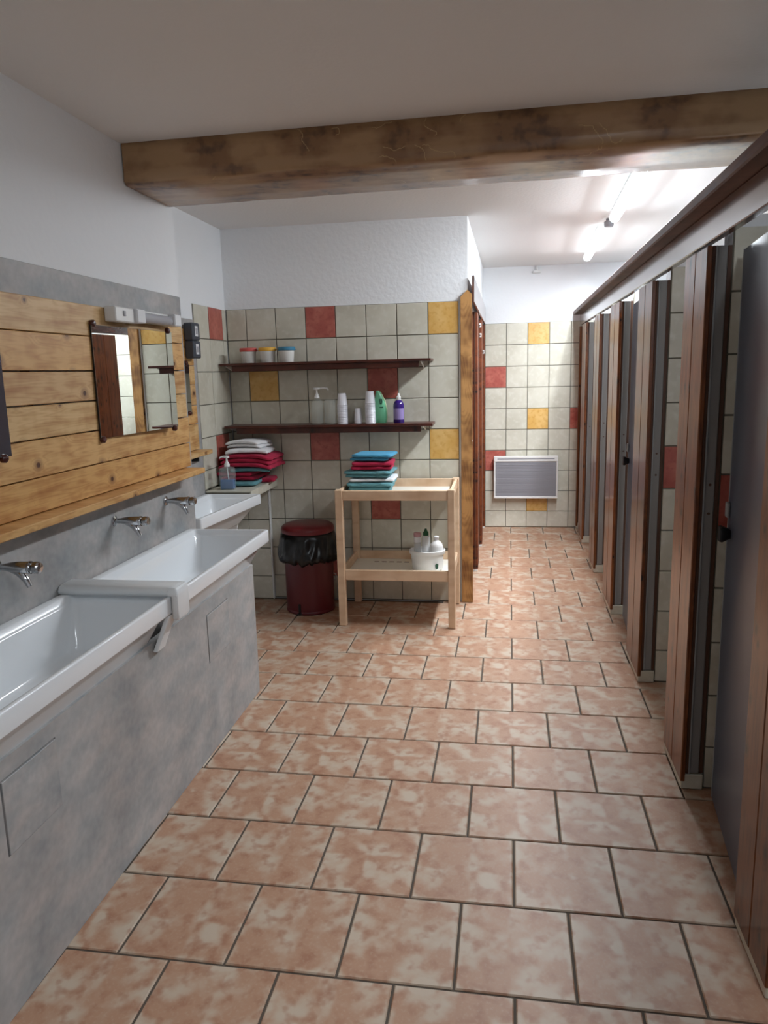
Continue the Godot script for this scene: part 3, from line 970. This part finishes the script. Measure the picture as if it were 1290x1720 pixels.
func towel(called: String, kind: String, at: Vector3, size: Vector3, layers: int, seed_: int, label: String, turn := 0.0, group := "", droop := 0.0, tilt := 0.0) -> void:
	solo(called, towel_mesh(size.x, size.y, size.z, layers, seed_, droop), mats[kind], label, "towel", at, Vector3(0, turn, tilt), group)

func build_towels() -> void:
	var g := "folded towels on the tiled ledge"
	towel("folded_towel", "towel_teal", Vector3(0.0, 0.845, 0.22), Vector3(0.25, 0.03, 0.34), 1, 3, "teal towel at the bottom of the pile on the tiled ledge", 0.05, g)
	towel("folded_towel", "towel_red", Vector3(-0.005, 0.879, 0.20), Vector3(0.25, 0.052, 0.32), 2, 4, "burgundy towel just above the lowest teal one on the ledge", -0.06, g)
	towel("folded_towel", "towel_red", Vector3(0.13, 0.846, 0.12), Vector3(0.12, 0.028, 0.2), 1, 9, "small burgundy cloth at the outer end of the tiled ledge", 0.1, g)
	towel("folded_towel", "towel_teal", Vector3(0.065, 0.934, 0.2), Vector3(0.26, 0.026, 0.3), 1, 5, "teal towel squeezed between burgundy towels on the ledge", 0.08, g, 0.008)
	towel("folded_towel", "towel_red", Vector3(0.045, 0.966, 0.2), Vector3(0.35, 0.082, 0.32), 3, 6, "thick burgundy towel bulging under the white one", -0.04, g, 0.022)
	towel("folded_towel", "towel_white", Vector3(0.05, 1.052, 0.2), Vector3(0.29, 0.03, 0.28), 1, 7, "white towel lying directly on the burgundy pile", 0.12, g, 0.014)
	towel("folded_towel", "towel_white", Vector3(0.05, 1.088, 0.19), Vector3(0.24, 0.042, 0.25), 2, 8, "white towel at the very top of the ledge pile", -0.1, g, 0.012)
	g = "folded towels on the changing table"
	var z := 0.29
	towel("folded_towel", "towel_teal", Vector3(0.86, 0.795, z), Vector3(0.29, 0.078, 0.27), 3, 13, "teal towel at the bottom of the changing table pile", 0.0, g)
	towel("folded_towel", "towel_white", Vector3(0.86, 0.877, z), Vector3(0.29, 0.02, 0.27), 1, 14, "thin white cloth between teal towels on the changing table", 0.05, g)
	towel("folded_towel", "towel_teal", Vector3(0.855, 0.901, z), Vector3(0.30, 0.042, 0.27), 2, 15, "teal towel under the burgundy one on the changing table", -0.05, g)
	towel("folded_towel", "towel_red", Vector3(0.87, 0.948, z), Vector3(0.28, 0.05, 0.26), 2, 16, "burgundy towel near the top of the changing table pile", 0.04, g)
	towel("folded_towel", "towel_blue", Vector3(0.875, 1.003, z), Vector3(0.26, 0.042, 0.25), 2, 17, "bright blue towel topmost on the changing table pile", -0.08, g)
	# soap dispenser on the ledge
	var d := thing("soap_dispenser", "clear square pump dispenser half full of blue soap on the ledge", "dispenser", Vector3(-0.02, 0.8425, 0.46), 0.1)
	part("liquid", loft([rrect(-0.042, 0.042, -0.028, 0.028, 0.004, 0.008), rrect(-0.042, 0.042, -0.028, 0.028, 0.062, 0.008)]), mats.blue_soap, d)
	part("bottle", loft([rrect(-0.044, 0.044, -0.03, 0.03, 0.001, 0.01), rrect(-0.046, 0.046, -0.032, 0.032, 0.006, 0.01), rrect(-0.046, 0.046, -0.032, 0.032, 0.118, 0.01), rrect(-0.04, 0.04, -0.027, 0.027, 0.134, 0.012), rrect(-0.013, 0.013, -0.013, 0.013, 0.142, 0.012)]), mats.clear_plastic, d)
	part("dip_tube", tube([Vector3(0.0, 0.142, 0), Vector3(0.004, 0.08, 0), Vector3(0.012, 0.008, 0)], [0.0035, 0.0035, 0.0035], 8), mats.label_white, d)
	part("collar", lathe([Vector2(0.016, 0.14), Vector2(0.017, 0.142), Vector2(0.017, 0.156), Vector2(0.009, 0.17), Vector2(0.006, 0.176), Vector2(0.006, 0.196)], 18), mats.white_plastic, d)
	part("pump_head", lathe([Vector2(0.001, 0.194), Vector2(0.017, 0.196), Vector2(0.017, 0.206), Vector2(0.001, 0.21)], 18), mats.white_plastic, d)
	part("nozzle", tube([Vector3(0.0, 0.203, 0), Vector3(-0.03, 0.203, 0.01), Vector3(-0.042, 0.194, 0.014)], [0.006, 0.005, 0.004], 8), mats.white_plastic, d)

func build_table() -> void:
	var t := thing("changing_table", "light birch baby changing table with two trays against the tiles", "table")
	var x0 := 0.678
	var x1 := 1.394
	var z0 := 0.022
	var z1 := 0.558
	for x in [[x0, x0 + 0.046], [x1 - 0.042, x1]]:
		for z in [[z0, z0 + 0.04], [z1 - 0.04, z1]]:
			slab("leg", Vector3(x[0], 0.001, z[0]), Vector3(x[1], 0.85, z[1]), mats.birch, t, 0.004)
	for y in [[0.785, 0.845], [0.292, 0.357]]:
		slab("front_rail", Vector3(x0 + 0.046, y[0], z1 - 0.026), Vector3(x1 - 0.042, y[1], z1 - 0.006), mats.birch, t, 0.003)
		slab("back_rail", Vector3(x0 + 0.046, y[0], z0 + 0.006), Vector3(x1 - 0.042, y[1], z0 + 0.026), mats.birch, t, 0.003)
		for x in [x0 + 0.012, x1 - 0.03]:
			slab("side_rail", Vector3(x, y[0], z0 + 0.04), Vector3(x + 0.018, y[1], z1 - 0.04), mats.birch, t, 0.003)
	slab("tray", Vector3(x0 + 0.03, 0.786, z0 + 0.026), Vector3(x1 - 0.03, 0.794, z1 - 0.026), mats.white_board, t, 0.001)
	var low := slab("lower_tray", Vector3(x0 + 0.03, 0.296, z0 + 0.026), Vector3(x1 - 0.03, 0.304, z1 - 0.026), mats.white_board, t, 0.001)
	for k in 6:
		slab("slot", Vector3(-0.2 + k * 0.05, 0.0035, -0.16), Vector3(-0.168 + k * 0.05, 0.0048, -0.146), mats.post_edge, low, 0.0005)
	# white tub with toiletries on the lower tray
	var b := thing("toiletry_bucket", "white plastic bucket with toiletries on the changing table's lower tray", "bucket", Vector3(1.205, 0.3045, 0.31))
	var prof := [Vector2(0.001, 0.0), Vector2(0.088, 0.0), Vector2(0.094, 0.006), Vector2(0.103, 0.104), Vector2(0.111, 0.106), Vector2(0.114, 0.112), Vector2(0.114, 0.128), Vector2(0.109, 0.131), Vector2(0.105, 0.126), Vector2(0.1, 0.1), Vector2(0.09, 0.01), Vector2(0.001, 0.008)]
	var st := begin()
	add_lathe(st, prof, 36, 1.0, 0.82)
	part("tub", done(st), mats.white_plastic, b)
	part("leaf_mark", loft([[Vector3(0.058, 0.018, 0.066), Vector3(0.07, 0.022, 0.058), Vector3(0.072, 0.05, 0.062), Vector3(0.062, 0.056, 0.070), Vector3(0.054, 0.044, 0.072)], [Vector3(0.06, 0.018, 0.072), Vector3(0.073, 0.022, 0.064), Vector3(0.075, 0.05, 0.067), Vector3(0.064, 0.056, 0.0755), Vector3(0.056, 0.044, 0.0775)]], true, true, -1), mats.green_ink, b)
	var c1 := thing("small_bottle", "clear bottle with a pinkish cap standing in the white bucket", "bottle", Vector3(1.143, 0.313, 0.30))
	part("body", lathe([Vector2(0.001, 0.0), Vector2(0.021, 0.0), Vector2(0.022, 0.004), Vector2(0.022, 0.205)], 18), mats.clear_soft, c1)
	part("paper_label", lathe([Vector2(0.0225, 0.165), Vector2(0.0225, 0.2)], 18), mats.label_white, c1)
	part("cap", lathe([Vector2(0.0235, 0.203), Vector2(0.024, 0.205), Vector2(0.024, 0.222), Vector2(0.021, 0.225), Vector2(0.001, 0.225)], 18), mats.pink_cap, c1)
	var c2 := thing("small_bottle", "clear bottle with a pointed dark green cap in the white bucket", "bottle", Vector3(1.197, 0.313, 0.305))
	part("body", lathe([Vector2(0.001, 0.0), Vector2(0.025, 0.0), Vector2(0.026, 0.004), Vector2(0.026, 0.19), Vector2(0.022, 0.203), Vector2(0.013, 0.21)], 18), mats.clear_soft, c2)
	part("cap", lathe([Vector2(0.017, 0.209), Vector2(0.018, 0.212), Vector2(0.017, 0.228), Vector2(0.009, 0.24), Vector2(0.006, 0.252), Vector2(0.001, 0.253)], 18), mats.dark_green_cap, c2)
	var c3 := thing("lotion_bottle", "round shouldered white bottle standing in the white bucket", "bottle", Vector3(1.264, 0.313, 0.315))
	part("body", lathe([Vector2(0.001, 0.0), Vector2(0.040, 0.0), Vector2(0.041, 0.005), Vector2(0.041, 0.14), Vector2(0.036, 0.158), Vector2(0.024, 0.172), Vector2(0.011, 0.18)], 22), mats.white_plastic, c3)
	part("cap", lathe([Vector2(0.010, 0.178), Vector2(0.012, 0.18), Vector2(0.012, 0.19), Vector2(0.015, 0.194), Vector2(0.015, 0.204), Vector2(0.012, 0.207), Vector2(0.001, 0.207)], 18), mats.label_white, c3)

func build_bin() -> void:
	var t := thing("pedal_bin", "dark red pedal bin with a black bag folded over its rim", "bin", Vector3(0.415, 0.001, 0.225))
	part("body", lathe([Vector2(0.001, 0.0), Vector2(0.155, 0.0), Vector2(0.160, 0.006), Vector2(0.160, 0.018), Vector2(0.157, 0.022), Vector2(0.160, 0.48), Vector2(0.163, 0.52)], 40), mats.bin_red, t)
	part("lid", lathe([Vector2(0.168, 0.528), Vector2(0.172, 0.530), Vector2(0.173, 0.552), Vector2(0.168, 0.566), Vector2(0.152, 0.577), Vector2(0.10, 0.585), Vector2(0.05, 0.588), Vector2(0.001, 0.589)], 40), mats.bin_lid_red, t)
	var nz := FastNoiseLite.new()
	nz.seed = 6
	nz.frequency = 1.0
	nz.fractal_octaves = 3
	var rings := []
	for p in [[0.165, 0.527], [0.174, 0.522], [0.180, 0.49], [0.185, 0.46], [0.19, 0.43], [0.195, 0.40], [0.198, 0.375], [0.192, 0.355], [0.182, 0.342], [0.170, 0.338], [0.165, 0.345]]:
		var ring := []
		for k in 72:
			var a := TAU * k / 72
			var w: float = clampf((0.525 - p[1]) / 0.1, 0.0, 1.0)
			var f := nz.get_noise_3d(cos(a) * 3.2, p[1] * 5.0, sin(a) * 3.2) * 0.03 + nz.get_noise_3d(cos(a) * 9.0 + p[1] * 9.0, p[1] * 12.0, sin(a) * 9.0) * 0.012
			var r: float = maxf(p[0] + f * w, 0.166 if p[1] < 0.5 else 0.164)
			ring.append(Vector3(cos(a) * r, p[1] + nz.get_noise_2d(cos(a) * 4.0, sin(a) * 4.0) * 0.03 * w, sin(a) * r))
		rings.append(ring)
	part("bin_bag", loft(rings, false, false, 0, true), mats.bin_bag, t)
	slab("pedal_slot", Vector3(-0.043, 0.014, 0.15), Vector3(-0.027, 0.075, 0.1595), mats.black_plastic, t, 0.002)
	slab("pedal", Vector3(-0.052, 0.008, 0.15), Vector3(-0.018, 0.014, 0.178), mats.black_plastic, t, 0.002)
	part("handle", tube([Vector3(0.162, 0.2, 0.0), Vector3(0.176, 0.2, 0.0), Vector3(0.178, 0.24, 0.0), Vector3(0.162, 0.245, 0.0)], [0.004, 0.004, 0.004, 0.004], 8), mats.steel, t)

func build_heater() -> void:
	var t := thing("wall_heater", "grey panel heater in a white frame on the tiled end wall", "heater", Vector3(1.90, 0.297, -2.4795))
	slab("back_box", Vector3(-0.27, 0.03, 0.0), Vector3(0.27, 0.37, 0.045), mats.white_metal, t, 0.003)
	var w := 0.304
	slab("frame_top", Vector3(-w, 0.36, 0.03), Vector3(w, 0.412, 0.08), mats.white_metal, t, 0.004)
	slab("frame_bottom", Vector3(-w, 0.0, 0.03), Vector3(w, 0.022, 0.08), mats.white_metal, t, 0.004)
	for s in [-1, 1]:
		slab("frame_side", Vector3(s * w, 0.022, 0.03), Vector3(s * (w - 0.016), 0.36, 0.08), mats.white_metal, t, 0.004)
	slab("vent_slot", Vector3(-0.27, 0.383, 0.079), Vector3(0.27, 0.392, 0.0808), mats.heater_grey, t, 0.0003)
	slab("panel", Vector3(-w + 0.016, 0.022, 0.045), Vector3(w - 0.016, 0.36, 0.072), mats.heater_grey, t, 0.001)
	for k in 22:
		slab("grille_bar", Vector3(-w + 0.017, 0.03 + k * 0.0148, 0.0715), Vector3(w - 0.017, 0.036 + k * 0.0148, 0.0745), mats.heater_grey, t, 0.0008)

# right-hand cubicle row
func at_row(z: float) -> Vector3:
	return Vector3(2.3443 + SKEW * z, 0.0, z)

func build_cubicles() -> void:
	var turn := SKEW
	var h := thing("header_beam", "dark varnished header board running along the tops of the cubicles", "beam", at_row(0.0), turn)
	slab("face_board", Vector3(0.0, 1.917, -2.46), Vector3(0.03, 2.0135, 6.1), mats.dark_varnish, h, 0.003)
	slab("cap", Vector3(-0.058, 2.014, -2.46), Vector3(0.055, 2.050, 6.1), mats.dark_wood, h, 0.005)
	var posts := [[-2.47, -2.40], [-2.145, -1.80], [-1.134, -0.795], [-0.19, 0.207], [0.899, 1.264], [1.922, 2.234], [2.92, 3.185]]
	var where := ["narrow brown cubicle post fixed against the tiled end wall", "varnished board post of the cubicle next to the tiled end wall", "varnished board post of the cubicles, third from the end wall", "varnished board post before the nearly shut small grey door", "varnished board post behind the hinge side of the half hidden grey door", "varnished knotty board post beside the free edge of the blue grey door", "dark varnished board post that carries the hinges of the blue grey door"]
	for i in posts.size():
		var z0: float = posts[i][0]
		var z1: float = posts[i][1]
		var w := z1 - z0
		var t := thing("cubicle_post", where[i], "post", at_row(z1), turn, "posts of the right cubicle row")
		var n := 1 if i == 0 else 2
		for k in n:
			var a := -w + w * k / n
			slab("board", Vector3(0.0 + 0.001 * k, 0.03, a + 0.001), Vector3(0.018, 1.908, a + w / n - 0.001), post_boards[(i + k * 2 + 1) % 4], t, 0.003)
		slab("core", Vector3(0.0185, 0.06, -w + 0.006), Vector3(0.028, 1.908, -0.006), mats.post_edge, t, 0.001)
		slab("jamb", Vector3(0.0285, 0.062, -w + 0.012), Vector3(0.066, 1.908, -0.008), mats.grey_jamb, t, 0.003)
		slab("jamb_edge", Vector3(0.0285, 0.062, -0.0075), Vector3(0.034, 1.908, -0.003), mats.grey_door_edge, t, 0.001)
		slab("stop_lath", Vector3(0.0665, 0.062, -w + 0.02), Vector3(0.08, 1.908, -0.012), mats.post_edge, t, 0.001)
		slab("plinth", Vector3(0.003, 0.001, -w + 0.004), Vector3(0.08, 0.059, -0.003), any_of(tiles_cream), t, 0.003)
		if i > 0:
			for y in [1.13, 1.03]:
				part("screw", lathe([Vector2(0.001, 0.0), Vector2(0.005, 0.0), Vector2(0.004, 0.002), Vector2(0.001, 0.002)], 10), mats.post_edge, t, Vector3(0.05, y, -0.0085), Vector3(PI / 2, 0, 0))
	# tiled cross walls between the cubicles
	var rows := [1.9643, 1.7643, 1.5643, 1.3643, 1.1643, 0.9643, 0.7643, 0.5643, 0.3643, 0.1643, 0.004]
	for i in range(1, posts.size()):
		var z1: float = posts[i][1] - 0.014
		var x: float = at_row(z1).x + 0.081
		var c := structure("wall_cubicle", "cream tiled dividing wall between two cubicles", "wall", Vector3(0, 0, z1))
		slab("plaster", Vector3(x, 0.0, -0.1), Vector3(3.905, 2.0, -0.008), mats.plaster, c, 0.001)
		slab("grout", Vector3(x + 0.001, 0.0, -0.011), Vector3(3.9, 1.962, -0.005), mats.grout, c, 0.0005)
		tile_wall(c, [x + 0.002, x + 0.185, x + 0.385, x + 0.585], rows, {"0,4": "red"}, "z")
	# doors standing ajar; hinged at the post nearer the window side
	for d in [[2.915, 0.096, "blue grey cubicle door ajar beside the dark varnished post", 1], [0.894, 0.055, "grey cubicle door ajar halfway down the row, mostly hidden", 2]]:
		var p := at_row(d[0]) + Vector3(0.036, 0, 0)
		var o := structure("door_%d" % d[3], d[2], "door", p)
		o.rotation.y = SKEW - d[1]
		slab("leaf", Vector3(0.0, 0.012, -0.625), Vector3(0.034, 1.885, 0.0), mats.grey_door, o, 0.003)
		slab("edge_strip", Vector3(-0.0015, 0.012, -0.6285), Vector3(0.0355, 1.885, -0.6255), mats.grey_door_edge, o, 0.0008)
		var lt := slab("latch", Vector3(-0.012, 1.035, -0.622), Vector3(-0.001, 1.085, -0.59), mats.grey_door_edge, o, 0.003)
		lt.set_meta("label", "pale latch plate")
		var kn := part("knob", loft([rrect(-0.014, 0.014, -0.014, 0.014, 0.0, 0.006), rrect(-0.026, 0.026, -0.026, 0.026, 0.026, 0.01), rrect(-0.024, 0.024, -0.024, 0.024, 0.034, 0.01)]), mats.black_plastic, o, Vector3(0.0, 0.985, -0.575), Vector3(0, 0, PI / 2))
		kn.set_meta("label", "black knob")

# cubicles on the left of the passage, seen almost edge on
func build_left_cubicles() -> void:
	var t := thing("end_post", "rough yellow brown board with a pointed top closing the tiled wall", "post")
	part("board", prism([Vector2(1.4075, 0.003), Vector2(1.479, 0.003), Vector2(1.479, 2.0), Vector2(1.452, 2.028), Vector2(1.4075, 1.985)], -0.006, 0.02), mats.rough_post, t)
	var h := thing("header_board", "glossy board running above the left cubicle doors", "board")
	part("board", loft([[Vector3(1.4805, 1.956, 0.02), Vector3(1.493, 1.956, 0.02), Vector3(1.493, 2.112, 0.02), Vector3(1.4805, 2.112, 0.02)], [Vector3(1.503, 1.956, -2.466), Vector3(1.5155, 1.956, -2.466), Vector3(1.5155, 2.112, -2.466), Vector3(1.503, 2.112, -2.466)]], true, true, -1, true), mats.dark_varnish, h)
	var ends := [[-0.775, 1.450, 1.490], [-1.62, 1.458, 1.501], [-2.40, 1.466, 1.510]]
	var names := ["brown post of the left cubicle row, next after the pointed board", "brown post of the left cubicle row, second after the pointed board", "brown post of the left cubicle row against the tiled end wall"]
	for i in 3:
		var e: Array = ends[i]
		var o := thing("cubicle_post", names[i], "post", Vector3(0, 0, e[0]), 0.0, "posts of the left cubicle row")
		slab("board", Vector3(e[1], 0.02, -0.068 if i == 2 else -0.22), Vector3(e[2], 1.95, 0.0), mats.brown_post, o, 0.003)
		slab("edge_lath", Vector3(e[1] + 0.014, 0.02, 0.0005), Vector3(e[1] + 0.022, 1.95, 0.006), mats.post_edge, o, 0.001)
		slab("foot", Vector3(e[1] + 0.004, 0.001, -0.06), Vector3(e[2] - 0.004, 0.019, -0.003), mats.white_plastic, o, 0.001)
	var zs := [-0.02, -0.775, -0.995, -1.62, -1.84, -2.40]
	for i in 3:
		var o := structure("door_%d" % (i + 3), ["brown cubicle door right behind the pointed end board", "brown cubicle door in the middle of the left row", "brown cubicle door closest to the heater"][i], "door")
		slab("leaf", Vector3(1.40, 0.012, zs[i * 2 + 1] + 0.004), Vector3(1.435 + 0.008 * i, 1.95, zs[i * 2] - 0.004), mats.brown_post, o, 0.003)
		part("knob", lathe([Vector2(0.006, 0.0), Vector2(0.006, 0.008), Vector2(0.011, 0.012), Vector2(0.011, 0.018), Vector2(0.001, 0.02)], 12), mats.white_plastic, o, Vector3(1.435 + 0.008 * i, 1.02, zs[i * 2 + 1] + 0.06), Vector3(0, 0, -PI / 2))
	var hooks := [[1.488, 1.90, -1.613, "upper of two small white hooks on the middle brown post"], [1.490, 1.82, -1.613, "lower of two small white hooks on the middle brown post"], [1.498, 1.70, -2.399, "small white hook on the brown post at the end wall"]]
	for k in hooks:
		var o := thing("coat_hook", k[3], "hook", Vector3(k[0], k[1], k[2]))
		slab("plate", Vector3(-0.008, -0.016, 0.0), Vector3(0.008, 0.016, 0.004), mats.white_plastic, o, 0.001)
		part("peg", tube([Vector3(0, 0.004, 0.004), Vector3(0, 0.0, 0.018), Vector3(0, 0.01, 0.03)], [0.005, 0.005, 0.008], 10), mats.white_plastic, o)

func _ready() -> void:
	var cam := Camera3D.new()
	cam.name = "camera"
	cam.position = Vector3(1.6572, 1.5332, 4.8872)
	cam.rotation = Vector3(-0.1839, 0.1563, -0.0254)
	cam.fov = rad_to_deg(2.0 * atan(860.0 / 1259.157))
	cam.near = 0.05
	cam.far = 60.0
	add_child(cam)
	cam.current = true
	var env := Environment.new()
	env.background_mode = Environment.BG_COLOR
	env.background_color = Color(0.5, 0.55, 0.6)
	env.tonemap_mode = Environment.TONE_MAPPER_LINEAR
	env.tonemap_exposure = 1.36
	env.sdfgi_enabled = true
	env.ssao_enabled = true
	env.ssil_enabled = true
	var we := WorldEnvironment.new()
	we.environment = env
	add_child(we)
	make_materials()
	build_lamps()
	build_floor()
	build_shell()
	build_beam()
	build_cubicles()
	build_left_cubicles()
	build_washstand()
	build_wood_wall()
	build_table()
	build_bin()
	build_shelves()
	build_towels()
	build_heater()
